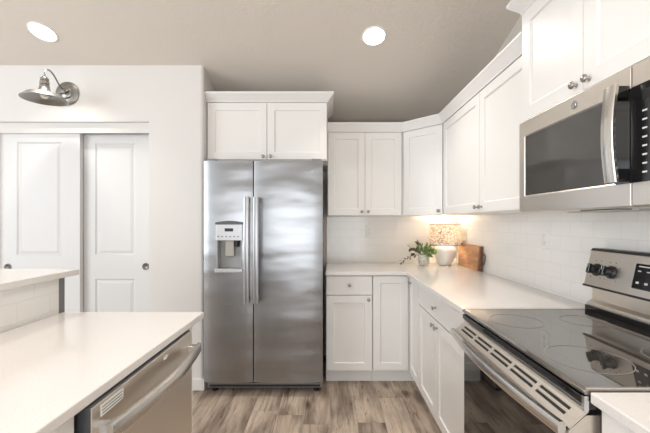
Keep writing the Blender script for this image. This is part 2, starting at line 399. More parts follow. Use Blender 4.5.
def closet_door(name, x0, x1, y, sl, sr, pull_x):
    z0, z1 = 0.012, OH-0.006
    d = struct(name, MB().panel(x0, x1, z0, z1, y, 0.035, [(x0+sl, x1-sr, 1.045, z1-0.072), (x0+sl, x1-sr, 0.24, 0.855)],
                                [(0.012, -0.008), (0.004, 0.0), (0.022, 0.006)]), 'doorw', bev=0.001)
    prof = [(0, -0.004), (0.018, -0.004), (0.021, -0.006), (0.027, -0.005), (0.0285, -0.001), (0.0285, 0.001)]
    h = obj('door_pull', MB().lathe(prof, (pull_x, y, 0.955), 'y', 28), mat_pull, d, smooth=50)
mat_pull = mat('pull_dark_nickel', (0.16, 0.15, 0.145), 0.35, 1)
closet_door('door_1', OX0+0.005, -1.990, YC+0.045, 0.147, 0.146, -2.562)
closet_door('door_2', -2.047, OX1-0.002, YC+0.090, 0.147, 0.158, -1.490)

# ------------------------------------------------------------------ recessed ceiling lights
def ceiling_light(x, y, label, power=5):
    t = thing('recessed_light', label, 'ceiling light', (x, y, ceil_z(y)), 0, 'recessed ceiling lights')
    t.rotation_euler = ((-1 if y > RY else 1)*math.atan(SLOPE), 0, 0)
    obj('trim_ring', MB().lathe([(0.074, -0.002), (0.076, -0.007), (0.084, -0.005), (0.087, 0.0)], (0,0,0), 'z', 36), 'plate', t, smooth=40)
    obj('lens', MB().lathe([(0.0, -0.0035), (0.055, -0.0035), (0.075, -0.002)], (0,0,0), 'z', 36), 'lens', t)
    l = area('downlight', (0, 0, -0.012), (0, 0, 0), 0.12, 0.12, power, (1, 0.945, 0.87), 'DISK', 2.0); l.parent = t
def on_ceiling(px, py):       # where the sight line through a pixel meets the slope
    u, v = (px-330)/345, (222-py)/345
    y = (CZ+SLOPE*2.70-CAMH)/(v+SLOPE); return u*y, y
ceiling_light(*on_ceiling(43, 32), 'round recessed ceiling light above the barn-style wall sconce')
ceiling_light(*on_ceiling(374, 36), 'round recessed ceiling light above the kitchen aisle, facing the white wall cabinets')
ceiling_light(-0.95, 0.75, 'added unseen recessed fill light above the white island countertop', 5)  # added lamp out of view, fills island and counters from above
ceiling_light(0.45, 0.65, 'added unseen recessed fill light above the aisle beside the range', 6)  # also added and unseen, brightens level surfaces near the range
ceiling_light(-2.6, -0.6, 'added unseen recessed fill light above the open floor beyond the breakfast bar', 14)  # added lamp behind the camera, top fill for the whole room

# ------------------------------------------------------------------ crown profile
CROWN = [(0, 0), (0.006, 0), (0.010, 0.010), (0.038, 0.058), (0.042, 0.064), (0.042, 0.075), (0, 0.075)]
CROWNB = [(0, 0), (0.006, 0), (0.012, 0.012), (0.048, 0.052), (0.053, 0.060), (0.053, 0.070), (0, 0.070)]

# ------------------------------------------------------------------ fridge wall cabinet
t = thing('wall_cabinet', 'white two-door cabinet above the stainless refrigerator', 'cabinet', (-0.990, 2.77, 1.81), 0)
W = 0.967
obj('body', MB().box(0, W, 0.021, 0.620, 0, 0.480), 'white', t, bev=0.001)
h = 0.460
door(t, 0.006, W/2-0.002, 0.006, h, W/2-0.030, 0.030)
door(t, W/2+0.002, W-0.006, 0.006, h, W/2+0.030, 0.030)
obj('crown_molding', MB().sweep([(0, 0.012, 0.468), (W, 0.012, 0.468), (W, 0.480, 0.468)], CROWNB), 'crown', t)

# ------------------------------------------------------------------ refrigerator
FX0, FX1, FY = -0.953, -0.056, 2.595
t = thing('refrigerator', 'side-by-side stainless steel refrigerator with ice and water dispenser', 'refrigerator', (FX0, FY, 0), 0)
W = FX1-FX0
obj('case', MB().box(0.004, W-0.004, 0.078, 0.775, 0.03, 1.745), 'steelside', t, bev=0.004)
def bowed(x0, x1, z0, z1, y0, t_, bow, cut=None):
    """door slab whose front bulges by 'bow' towards -y; optional rectangular cut-out"""
    n = 14
    xs = [x0+(x1-x0)*k/n for k in range(n+1)]
    def yf(x):
        u = (x-x0)/(x1-x0)*2-1
        return y0 - bow*(1-u*u) + 0.004*abs(u)**14
    zs = [z0, z1]
    if cut:
        xs = sorted(set([x for x in xs if abs(x-cut[0]) > 0.008 and abs(x-cut[1]) > 0.008]+[cut[0], cut[1]])); zs = [z0, cut[2], cut[3], z1]
    mb = MB(); B = mb.bm
    Fv = [[B.verts.new((x, yf(x), z)) for z in zs] for x in xs]; Kv = [[B.verts.new((x, y0+t_, z)) for z in zs] for x in xs]
    for i in range(len(xs)-1):
        for j in range(len(zs)-1):
            if cut and cut[0]-1e-6 <= xs[i] and xs[i+1] <= cut[1]+1e-6 and j == 1: continue
            B.faces.new((Fv[i][j], Fv[i+1][j], Fv[i+1][j+1], Fv[i][j+1]))
            B.faces.new((Kv[i][j], Kv[i][j+1], Kv[i+1][j+1], Kv[i+1][j]))
        for j in (0, len(zs)-1):
            B.faces.new((Fv[i][j], Kv[i][j], Kv[i+1][j], Fv[i+1][j]))
    for i in (0, len(xs)-1):
        for j in range(len(zs)-1): B.faces.new((Fv[i][j], Fv[i][j+1], Kv[i][j+1], Kv[i][j]))
    if cut:
        ii = [i for i, x in enumerate(xs) if cut[0]-1e-6 <= x <= cut[1]+1e-6]
        for a, b in zip(ii, ii[1:]):
            for j in (1, 2): B.faces.new((Fv[a][j], Fv[b][j], Kv[b][j], Kv[a][j]))
        for i in (ii[0], ii[-1]): B.faces.new((Fv[i][1], Kv[i][1], Kv[i][2], Fv[i][2]))
    return mb
XS = 0.375   # seam between the doors
DZ0, DZ1 = 0.105, 1.775
DC = (0.102, 0.292, 0.955, 1.305)
fz = obj('freezer_door', bowed(0, XS-0.004, DZ0, DZ1, 0.006, 0.066, 0.012, DC), 'fridge', t, smooth=35)
fd = obj('fridge_door', bowed(XS+0.004, W, DZ0, DZ1, 0.006, 0.066, 0.014), 'fridge', t, smooth=35)
def fhandle(par, x):
    pts = []
    for k in range(17):
        u = k/16; z = 0.715+0.785*u
        pts.append((x, -0.060-0.006*math.sin(PI*u), z))
    h_ = obj('handle', MB().sweep(pts, [(-0.020, -0.006), (-0.015, -0.010), (0.015, -0.010), (0.020, -0.006), (0.020, 0.006), (0.015, 0.009), (-0.015, 0.009), (-0.020, 0.006)], up=Vector((0,-1,0))), 'hsteel', par, smooth=40)
    for z in (0.735, 1.478): obj('bracket', MB().box(x-0.014, x+0.014, -0.056, 0.002, z-0.018, z+0.018), 'hsteel', par, bev=0.003)
fhandle(fz, XS-0.035); fhandle(fd, XS+0.035)
# dispenser
dp = obj('dispenser', MB().box(DC[0], DC[1], 0.060, 0.070, DC[2], DC[3]).box(DC[0], DC[0]+0.008, -0.010, 0.060, DC[2], DC[3]).box(DC[1]-0.008, DC[1], -0.010, 0.060, DC[2], DC[3])
         .box(DC[0]+0.008, DC[1]-0.008, 0.000, 0.060, DC[2], DC[2]+0.008), 'plastic_grey', t)
obj('dispenser_panel', MB().box(DC[0]-0.004, DC[1]+0.004, -0.013, 0.060, 1.175, DC[3]), mat('panel_silver', (0.55, 0.56, 0.58), 0.35, 0.6), dp, bev=0.003)
arc = [(DC[0]-0.006+0.206*k/12, DC[3]+0.006+0.012*math.sin(PI*k/12)) for k in range(13)]
obj('panel_hood', MB().prism(arc+[(DC[1]+0.008, DC[3]-0.010), (DC[0]-0.006, DC[3]-0.010)], 'y', -0.020, 0.03), mat('hood_dark', (0.10, 0.10, 0.105), 0.35, 0.4), dp)
obj('display', MB().box(0.165, 0.228, -0.0145, -0.012, 1.243, 1.267), 'black', dp)
mb = MB()
for k in range(6): mb.box(0.110+k*0.030, 0.122+k*0.030, -0.0142, -0.012, 1.200, 1.210)
obj('buttons', mb, 'greymark', dp)
obj('paddle', MB().prism([(0.020, 1.175), (0.050, 1.175), (0.040, 1.050), (0.018, 1.055)], 'x', 0.160, 0.225), mat('paddle_beige', (0.48, 0.45, 0.40), 0.5), dp, bev=0.004)
obj('nozzle', MB().lathe([(0.0, 0), (0.022, 0), (0.018, -0.05), (0, -0.05)], (0.245, 0.03, 1.176), 'z', 16), 'black', dp)
obj('drip_tray', MB().box(DC[0]-0.010, DC[1]+0.010, -0.026, 0.055, DC[2]-0.020, DC[2]+0.010), mat('tray_silver', (0.66, 0.66, 0.67), 0.3, 0.7), dp, bev=0.006, seg=3)
bd = obj('badge', MB().lathe([(0, -0.0105), (0.013, -0.0105), (0.015, -0.007), (0.015, 0.004)], (W-0.075, 0.006, 1.688), 'y', 24), 'plastic_grey', fd, smooth=40)
obj('kick_grille', MB().box(0.02, W-0.02, 0.085, 0.10, 0.035, 0.10).box(0.02, W-0.02, 0.074, 0.085, 0.040, 0.055).box(0.02, W-0.02, 0.074, 0.085, 0.068, 0.076), 'black', t)
for x in (0.05, W-0.05): obj('foot', MB().lathe([(0, 0), (0.024, 0), (0.024, 0.02), (0.012, 0.03), (0.012, 0.045), (0, 0.045)], (x, 0.11, 0), 'z', 16), 'black', t, smooth=40)
for x0 in (0.012, W-0.085): obj('hinge_cover', MB().box(x0, x0+0.073, 0.03, 0.16, 1.776, 1.796), 'steelside', t, bev=0.004)

# ------------------------------------------------------------------ wall cabinets
UZ, UT = 1.371, 2.106
UH = UT-UZ
t = thing('wall_cabinet', 'white two-door wall cabinet hung between the refrigerator and the angled corner cabinet', 'cabinet', (-0.022, 3.05, UZ), 0)
W = 0.662
obj('body', MB().box(0, W, 0.021, 0.35, 0, UH+0.055), 'white', t, bev=0.001)
door(t, 0.004, W/2-0.0015, 0.003, UH, W/2-0.028, 0.035); door(t, W/2+0.0015, W-0.008, 0.003, UH, W/2+0.028, 0.035)
# angled corner cabinet
A, Bp = Vector((0.645, 3.052, 0)), Vector((0.912, 2.785, 0))
ang = math.atan2(Bp.y-A.y, Bp.x-A.x)
t = thing('corner_wall_cabinet', 'white angled corner wall cabinet above the small printed-shade lamp', 'cabinet', (A.x, A.y, UZ), ang)
inv = (Matrix.Translation((A.x, A.y, UZ)) @ Matrix.Rotation(ang, 4, 'Z')).inverted()
off = Vector((math.cos(ang+PI/2), math.sin(ang+PI/2), 0))*0.021
poly = [A+off, Bp+off, Vector((0.934, 2.785, 0)), Vector((WR, 2.785, 0)), Vector((WR, WB, 0)), Vector((0.641, WB, 0)), Vector((0.641, 3.073, 0))]
obj('body', MB().prism([(p.x, p.y) for p in poly], 'z', UZ, UT+0.055), 'white', t, mtx=inv)
L = (Bp-A).length
door(t, 0.006, L-0.006, 0.003, UH, L-0.034, 0.035)
# right run
t = thing('wall_cabinet', 'white two-door wall cabinet left of the microwave, beside the angled corner cabinet', 'cabinet', (0.912, 2.784, UZ), -PI/2)
W = 2.784-1.571
obj('body', MB().box(0, W, 0.021, WR-0.912, 0, UH+0.055), 'white', t, bev=0.001)
xm = 2.784-2.105
door(t, 0.006, xm-0.002, 0.003, UH, xm-0.032, 0.035); door(t, xm+0.002, W-0.006, 0.003, UH, xm+0.032, 0.035)
# continuous crown along the three
tag(obj('crown_molding', MB().sweep([(-0.022, 3.056, UT+0.004), (0.645, 3.056, UT+0.004), (0.914, 2.787, UT+0.004), (0.914, 1.571, UT+0.004)], [(-u if False else u, v) for u, v in CROWN]), 'crown'),
    'white angled crown molding running along the lower corner wall cabinets', 'molding')
# over the microwave
MY = 1.568
t = thing('wall_cabinet', 'white two-door cabinet mounted above the stainless microwave', 'cabinet', (0.870, MY, 1.762), -PI/2)
W = 0.762
obj('body', MB().box(0, W, 0.021, WR-0.870, 0, 0.51), 'white', t, bev=0.001)
door(t, 0.004, W/2-0.0015, 0.004, 0.49, W/2-0.030, 0.034); door(t, W/2+0.0015, W-0.004, 0.004, 0.49, W/2+0.030, 0.034)
obj('crown_molding', MB().sweep([(0, WR-0.87, 0.495), (0, 0.010, 0.495), (W, 0.010, 0.495), (W, WR-0.87, 0.495)], CROWNB), 'crown', t)

# ------------------------------------------------------------------ base cabinets
BT = 0.888
t = thing('base_cabinet', 'white base cabinet with one drawer over one door beside the refrigerator', 'cabinet', (-0.032, 2.78, 0), 0)
W = 0.375
obj('body', MB().box(0, W, 0.021, 0.61, 0.114, BT), 'white', t, bev=0.001)
drawer(t, 0.004, W-0.004, 0.728, 0.878, W/2, 0.806)
door(t, 0.004, W-0.004, 0.118, 0.720, W-0.034, 0.690)
obj('toe_kick', MB().box(0, W, 0.075, 0.09, 0, 0.114), 'white', t)
# corner carousel cabinet with folding doors on both faces
RX = 0.635
t = thing('corner_base_cabinet', 'white L-shaped corner base cabinet with two tall narrow doors', 'cabinet', (0.345, 2.78, 0), 0)
X = lambda p: [(x-0.345, y-2.78) for x, y in p]
obj('body', MB().prism(X([(0.345, 2.801), (RX+0.021, 2.801), (RX+0.021, 2.475), (1.24, 2.475), (1.24, 3.39), (0.345, 3.39)]), 'z', 0.114, BT), 'white', t)
door(t, 0.003, RX-0.345-0.004, 0.118, 0.878)
mt = Matrix.Translation((RX-0.345, 2.776-2.78, 0)) @ Matrix.Rotation(-PI/2, 4, 'Z')
d = obj('door', shaker(0.022, 0.298, 0.118, 0.878, 0, 0.02, 0.055), 'white', t, bev=0.0015, mtx=mt)
kb = knob(d, 0.075, 0.835); kb.data.transform(mt)
obj('toe_kick', MB().prism(X([(0.345, 2.855), (0.71, 2.855), (0.71, 2.475), (0.725, 2.475), (0.725, 2.87), (0.345, 2.87)]), 'z', 0, 0.114), 'white', t)
# drawer + two doors, next to the range
t = thing('base_cabinet', 'white base cabinet with a wide drawer over two doors beside the range', 'cabinet', (RX, 2.472, 0), -PI/2)
W = 2.472-1.573
obj('body', MB().box(0, W, 0.021, 1.24-RX, 0.114, BT), 'white', t, bev=0.001)
drawer(t, 0.004, W-0.006, 0.728, 0.878, W/2-0.05, 0.800)
door(t, 0.004, W/2-0.055, 0.118, 0.720, W/2-0.055-0.032, 0.685); door(t, W/2-0.051, W-0.006, 0.118, 0.720, W/2-0.051+0.032, 0.685)
obj('toe_kick', MB().box(0, W, 0.075, 0.09, 0, 0.114), 'white', t)
# beyond the range, below the frame
t = thing('base_cabinet', 'white base cabinet under the short countertop on the near side of the range', 'cabinet', (RX, 0.812, 0), -PI/2)
W = 0.45
obj('body', MB().box(0, W, 0.021, 1.24-RX, 0.114, BT), 'white', t, bev=0.001)
drawer(t, 0.004, W-0.004, 0.728, 0.878, W/2, 0.80); door(t, 0.004, W-0.004, 0.118, 0.720, 0.036, 0.685)
obj('toe_kick', MB().box(0, W, 0.075, 0.09, 0, 0.114), 'white', t)
# countertops
CT = 0.914
tag(obj('countertop', MB().prism([(-0.035, 3.391), (-0.035, 2.755), (0.612, 2.755), (0.612, 1.573), (1.2415, 1.573), (1.2415, 3.391)], 'z', BT, CT), 'quartz', bev=0.003),
    'white quartz L-shaped countertop running from the refrigerator to the range', 'countertop')
tag(obj('countertop', MB().box(0.612, 1.2415, 0.345, 0.812, BT, CT), 'quartz', bev=0.003),
    'white quartz countertop strip at the near side of the range', 'countertop')

# ------------------------------------------------------------------ range
RF = 0.612
t = thing('range', 'freestanding stainless electric range with black glass cooktop', 'range', (RF, 1.566, 0), -PI/2)
W = 0.750
obj('body', MB().box(0.002, W-0.002, 0.035, 0.615, 0.06, 0.900), mat('range_side_black', (0.03, 0.03, 0.032), 0.4), t)
ct = obj('cooktop', MB().prism([(0.010, 0.900), (-0.010, 0.906), (-0.012, 0.914), (-0.004, 0.920), (0.560, 0.920), (0.560, 0.900)], 'x', 0.0, W), 'cooktop', t, bev=0.0015)
mb = MB()
for (cx, cy, r) in ((0.19, 0.13, 0.095), (0.57, 0.13, 0.105), (0.19, 0.40, 0.08), (0.57, 0.40, 0.085)):
    mbr = MB().lathe([(r-0.0012, 0.0002), (r+0.0012, 0.0002), (r+0.0012, 0.0008), (r-0.0012, 0.0008), (r-0.0012, 0.0002)], (cx, cy, 0.920), 'z', 48)
    obj('burner_ring', mbr, mat('ring_grey', (0.30, 0.28, 0.26), 0.5) if 'ring_grey' not in bpy.data.materials else bpy.data.materials['ring_grey'], ct)
for x in (0.0025, W-0.0025): obj('cooktop_rim', MB().box(x-0.0025, x+0.0025, -0.006, 0.545, 0.9195, 0.9215), 'steel', ct)
obj('front_rail', MB().prism([(0.034, 0.868), (-0.002, 0.868), (-0.010, 0.880), (-0.010, 0.898), (0.010, 0.900), (0.034, 0.900)], 'x', 0.0, W), 'blackgloss', t, bev=0.002)
# door
dr = obj('oven_door', MB().box(0.004, W-0.004, -0.006, 0.034, 0.225, 0.770), 'glassblack', t, bev=0.003)
# slanted vent trim above the handle with five pairs of slots
n = 5; x0 = 0.030; wd = (W-0.06)/n
vm = Matrix.Translation((0, -0.046, 0.826)) @ Matrix.Rotation(-math.radians(48), 4, 'X')   # z runs up the slant
VL = 0.060
slots_ = [(x0+k*wd+0.008, x0+(k+1)*wd-0.008, z, z+0.009) for k in range(n) for z in (0.017, 0.034)]
vt = obj('vent_trim', MB().panel(0.004, W-0.004, 0.0, VL, 0.0, 0.006, slots_, [(0.0005, -0.004)]), 'steel', t, mtx=vm)
for a, b, z0, z1 in slots_: obj('vent_slot', MB().box(a+0.0008, b-0.0008, 0.0028, 0.0042, z0+0.0008, z1-0.0008), 'dark', vt, mtx=vm)
obj('door_top', MB().prism([(-0.043, 0.817), (-0.043, 0.795), (-0.006, 0.786), (0.034, 0.786), (0.034, 0.853), (-0.002, 0.853)], 'x', 0.006, W-0.006), 'steel', dr)
pts = [(0.010+(W-0.020)*k/24, -0.058-0.026*math.sin(PI*k/24), 0.822) for k in range(25)]
hd = obj('handle', MB().sweep(pts, [(-0.009, -0.012), (-0.004, -0.020), (0.004, -0.020), (0.009, -0.012), (0.010, 0.006), (0.006, 0.014), (-0.006, 0.014), (-0.010, 0.006)]), 'bright', dr, smooth=40)
for x in (0.012, W-0.038): obj('bracket', MB().box(x, x+0.026, -0.056, -0.044, 0.806, 0.830), 'chrome', dr, bev=0.003)
obj('rail_end', MB().box(W-0.008, W+0.0005, -0.011, 0.0, 0.866, 0.902), 'chrome', t)
obj('door_rail', MB().box(0.004, W-0.004, -0.008, 0.034, 0.770, 0.785), 'steel', dr)
dw_ = obj('storage_drawer', MB().box(0.004, W-0.004, -0.006, 0.034, 0.065, 0.215), 'steel', t, bev=0.004)
for x in (0.05, W-0.05):
    for y in (0.07, 0.56): obj('foot', MB().lathe([(0, 0), (0.018, 0), (0.018, 0.015), (0.008, 0.02), (0.008, 0.062), (0, 0.062)], (x, y, 0), 'z', 12), 'black', t)
# backguard
bg = obj('backguard', MB().prism([(0.548, 0.920), (0.548, 0.948), (0.552, 0.958), (0.574, 0.968), (0.574, 1.030), (0.537, 1.034), (0.570, 1.185), (0.583, 1.194), (0.622, 1.194), (0.622, 0.920)], 'x', 0.004, W-0.004), 'steel', t, bev=0.002)
obj('rear_vent', MB().box(0.006, W-0.006, 0.540, 0.549, 0.921, 0.943), 'blackgloss', bg, bev=0.001)
obj('panel_edge', MB().prism([(0.533, 1.028), (0.545, 1.028), (0.545, 1.036), (0.5345, 1.036)], 'x', 0.001, W-0.001).prism([(0.570, 1.186), (0.58, 1.196), (0.624, 1.196), (0.624, 1.192), (0.584, 1.192)], 'x', 0.001, W-0.001), 'black', bg)
# things on the sloped panel: local frame with y out of the slope
sl = math.atan2(0.033, 0.151)
pm = Matrix.Translation((0, 0.537, 1.034)) @ Matrix.Rotation(-sl, 4, 'X')   # z runs up the slope
def rknob(x, z):
    prof = [(0, 0), (0.027, 0), (0.027, -0.006), (0.021, -0.010), (0.019, -0.030), (0.015, -0.034), (0, -0.034)]
    k_ = obj('control_knob', MB().lathe(prof, (x, 0, z), 'y', 28), 'black', t, smooth=40, mtx=pm)
    obj('knob_grip', MB().box(x-0.007, x+0.007, -0.044, -0.030, z-0.021, z+0.021), 'blackgloss', k_, bev=0.003, mtx=pm)
    obj('knob_pointer', MB().box(x-0.0012, x+0.0012, -0.0448, -0.0440, z+0.004, z+0.019), 'mark', k_, mtx=pm)
for x in (0.062, 0.138, W-0.138, W-0.062): rknob(x, 0.073)
for x in (0.062, 0.138, W-0.138, W-0.062):
    for a in (-60, -20, 20, 60, 140, 220):
        r = 0.043; dx, dz = r*math.sin(math.radians(a)), r*math.cos(math.radians(a))
        obj('dial_mark', MB().box(x+dx-0.003, x+dx+0.003, -0.0008, 0.0005, 0.073+dz-0.002, 0.073+dz+0.002), 'greymark', bg, mtx=pm)
dpn = obj('display_panel', MB().box(0.245, W-0.245, -0.004, 0.004, 0.028, 0.125), 'blackgloss', t, bev=0.003, mtx=pm)
for j, z in enumerate((0.048, 0.094)):
    for k in range(7): obj('touch_key', MB().box(0.262+k*0.036, 0.274+k*0.036, -0.0052, -0.0035, z, z+(0.008 if j == 0 else 0.004)), 'mark', dpn, mtx=pm)
obj('display_print', MB().box(0.262, 0.310, -0.0052, -0.0035, 0.112, 0.116), 'mark', dpn, mtx=pm)

# ------------------------------------------------------------------ microwave
t = thing('microwave', 'stainless over-the-range microwave mounted below a white cabinet', 'microwave', (0.860, MY, 1.359), -PI/2)
W = 0.760; H = 0.401
obj('case', MB().box(0.002, W-0.002, 0.031, WR-0.86, 0.004, H-0.002), mat('microwave_case', (0.10, 0.10, 0.10), 0.4, 0.5), t)
xd = 0.582
md = obj('door', MB().panel(0.0, xd, 0.0, H, 0.0, 0.030, [(0.042, 0.562, 0.068, 0.335)], [(0.003, -0.003)]), 'steel', t, bev=0.003)
obj('window', MB().box(0.046, 0.558, 0.0015, 0.006, 0.072, 0.331), 'mwglass', md)
obj('door_strip', MB().box(0.530, xd, -0.003, 0.0, 0.066, 0.337), 'blackgloss', md, bev=0.001)
em = obj('badge', MB().lathe([(0, -0.003), (0.013, -0.003), (0.0145, -0.0015), (0.0145, 0.001)], (0.352, 0, 0.368), 'y', 28), 'greymark', md, smooth=30)
obj('badge_ring', MB().lathe([(0.0105, -0.0032), (0.0122, -0.0036), (0.0128, -0.0032), (0.0105, -0.0032)], (0.352, 0, 0.368), 'y', 28), 'chrome', md)
pts = [(0.563, -0.040-0.011*math.sin(PI*k/16), 0.070+0.278*k/16) for k in range(17)]
hd = obj('handle', MB().sweep(pts, [(-0.022, -0.004), (-0.017, -0.008), (0.017, -0.008), (0.022, -0.004), (0.022, 0.004), (0.017, 0.007), (-0.017, 0.007), (-0.022, 0.004)], up=Vector((0,-1,0))), 'bright', md, smooth=40)
for z in (0.074, 0.312): obj('bracket', MB().box(0.545, 0.580, -0.042, -0.002, z, z+0.034), 'blackgloss', md, bev=0.002)
cp = obj('control_panel', MB().box(xd+0.003, W, 0.0, 0.030, 0, H), 'steel', t, bev=0.003)
gp = obj('control_glass', MB().box(xd+0.003, W-0.010, -0.003, 0.0, 0.066, 0.337), 'blackgloss', t, bev=0.001)
obj('display', MB().box(xd+0.040, W-0.045, -0.0036, -0.0028, 0.290, 0.318), 'black', gp)
for j in range(8):
    for k in range(3): obj('key', MB().box(xd+0.040+k*0.042, xd+0.054+k*0.042, -0.0036, -0.0028, 0.090+j*0.024, 0.0945+j*0.024), 'mark', gp)
obj('underside', MB().box(0.01, W-0.01, 0.02, WR-0.87, -0.002, 0.004), 'steel', t, bev=0.002)
for x in (0.10, 0.44): obj('grease_filter', MB().box(x, x+0.22, 0.15, 0.30, -0.005, -0.002), 'plastic_grey', t)
obj('lamp_lens', MB().box(0.30, 0.46, 0.06, 0.11, -0.005, -0.002), 'blackgloss', t)

# ------------------------------------------------------------------ island
IX = -0.550       # face plane of the dishwasher
t = thing('island_cabinet', 'white island base cabinet around the dishwasher', 'cabinet', (0, 0, 0), 0)
ib = obj('body', MB().box(-1.19, -0.60, 1.388, 1.425, 0.0, BT).box(-1.19, -1.165, 0.30, 1.388, 0.0, BT).box(-1.165, -0.60, 0.30, 0.785, 0.114, BT), 'white', t)
obj('end_panel', MB().box(-0.60, -0.568, 1.388, 1.425, 0.0, BT), 'white', t, bev=0.002)
obj('door', MB().panel(0, 0.478, 0.118, 0.878, 0, 0.02, [(0.058, 0.42, 0.176, 0.82)], SHAKER), 'white', t, bev=0.0015,
    mtx=Matrix.Translation((-0.579, 0.303, 0)) @ Matrix.Rotation(PI/2, 4, 'Z'))
obj('toe_kick', MB().box(-0.68, -0.66, 0.30, 0.785, 0, 0.114), 'white', t)
tag(obj('island_countertop', MB().prism([(-1.187, 0.28), (-0.560, 0.28), (-0.560, 1.535), (-1.187, 1.535)], 'z', BT, CT), 'quartz', bev=0.003),
    'white quartz island countertop above the dishwasher', 'countertop')
# raised breakfast bar: half wall with tiled face
hw = struct('wall_island', MB().box(-1.33, -1.203, 0.28, 1.52, 0, 1.069), 'paint')
obj('tile_face', MB().box(-1.203, -1.195, 0.28, 1.52, 0.0, 1.069), 'tile_yz', hw)
lbl(obj('edge_trim', MB().box(-1.33, -1.196, 1.52, 1.555, 0.0, 1.069), 'greyedge', hw), 'dark grey end trim')
tag(obj('bar_countertop', MB().box(-1.62, -1.165, 0.22, 1.605, 1.069, 1.096), 'quartz', bev=0.003),
    'raised white quartz breakfast bar top on the tiled half wall', 'countertop')
# dishwasher
t = thing('dishwasher', 'stainless dishwasher with bowed bar handle built into the white island', 'dishwasher', (IX, 0.797, 0), PI/2)
W = 0.576
obj('tub', MB().box(0.004, W-0.004, 0.036, 0.575, 0.05, 0.872), mat('tub_grey', (0.13, 0.14, 0.15), 0.4, 0.4), t)
dd = obj('door', MB().box(0.001, W-0.001, 0.0, 0.005, 0.115, 0.882), 'steel', t, bev=0.0015)
obj('door_liner', MB().box(0.0, W, 0.005, 0.036, 0.113, 0.884), mat('strip_dark', (0.10, 0.11, 0.125), 0.3, 0.3), dd, bev=0.002)
pts = [(0.012+(W-0.024)*k/24, -0.034-0.026*math.sin(PI*k/24), 0.820) for k in range(25)]
obj('handle', MB().sweep(pts, [(-0.009, -0.014), (-0.005, -0.020), (0.004, -0.020), (0.008, -0.014), (0.008, 0.014), (0.004, 0.020), (-0.005, 0.020), (-0.009, 0.014)]), 'bright', dd, smooth=40)
for x in (0.014, W-0.044): obj('bracket', MB().box(x, x+0.030, -0.034, 0.002, 0.806, 0.834), 'chrome', dd, bev=0.003)
lb = obj('rating_label', MB().box(0.030, 0.120, -0.0008, 0.001, 0.846, 0.874), 'label', t)
for j in range(3): obj('label_print', MB().box(0.035, 0.115, -0.0012, -0.0006, 0.851+j*0.0075, 0.8535+j*0.0075), 'greymark', lb)
obj('logo_plate', MB().box(0.345, 0.368, -0.0015, 0.001, 0.856, 0.866), 'label', dd)
obj('kick_plate', MB().box(0.004, W-0.004, 0.05, 0.06, 0.0, 0.112), 'black', t)

# ------------------------------------------------------------------ wall sconce
sx = -2.052
t = thing('wall_sconce', 'galvanized barn-style wall sconce with gooseneck arm over the sliding closet doors', 'wall light', (sx, YC, 2.318), 0)
obj('back_plate', MB().lathe([(0, -0.030), (0.030, -0.030), (0.045, -0.024), (0.050, -0.018), (0.078, -0.014), (0.090, -0.008), (0.092, 0.0), (0, 0)], (0, 0, 0), 'y', 40), 'galv', t, smooth=30)
obj('cross_bar', MB().tube([(-0.040, -0.040, -0.012), (0.040, -0.040, 0.012)], 0.007).lathe([(0, -0.055), (0.012, -0.055), (0.016, -0.045), (0.016, -0.028), (0, -0.028)], (0, 0, 0), 'y', 16), 'galv', t, smooth=40)
# smooth gooseneck
ctrl = [Vector(p) for p in ((0, -0.02, 0.0), (0, -0.08, 0.030), (0, -0.135, 0.085), (0, -0.18, 0.105), (0, -0.213, 0.085), (0, -0.22, 0.03))]
def spline(c, n=8):
    out = []
    for i in range(len(c)-1):
        p0, p1, p2, p3 = c[max(i-1, 0)], c[i], c[i+1], c[min(i+2, len(c)-1)]
        for k in range(n):
            u = k/n
            out.append(0.5*((2*p1)+(p2-p0)*u+(2*p0-5*p1+4*p2-p3)*u*u+(3*p1-p0-3*p2+p3)*u**3))
    return out+[c[-1]]
obj('gooseneck_arm', MB().tube(spline(ctrl), 0.0055), 'galv', t, smooth=60)
cx, cy = 0, -0.22
obj('socket', MB().lathe([(0, 0.040), (0.016, 0.040), (0.018, 0.030), (0.026, 0.028), (0.026, 0.012), (0.022, 0.010), (0.022, 0.004), (0.029, 0.002), (0.029, -0.016), (0.024, -0.018), (0.024, -0.024), (0.030, -0.026), (0.032, -0.050), (0, -0.050)], (cx, cy, 0), 'z', 28), 'galv', t, smooth=40)
pr = [(0.031, -0.040), (0.036, -0.058), (0.048, -0.070), (0.075, -0.079), (0.106, -0.089), (0.122, -0.105), (0.136, -0.120), (0.140, -0.122), (0.140, -0.126), (0.134, -0.125), (0.120, -0.110), (0.104, -0.094), (0.074, -0.084), (0.046, -0.075), (0.033, -0.061), (0.031, -0.040)]
obj('lamp_shade', MB().lathe(pr, (cx, cy, 0), 'z', 48), 'galv', t, smooth=35)
obj('bulb', MB().lathe([(0, -0.118), (0.016, -0.114), (0.026, -0.100), (0.026, -0.086), (0.016, -0.066), (0.014, -0.050), (0, -0.050)], (cx, cy, 0), 'z', 20), mat('bulb_frosted', (0.85, 0.82, 0.75), 0.4), t, smooth=60)

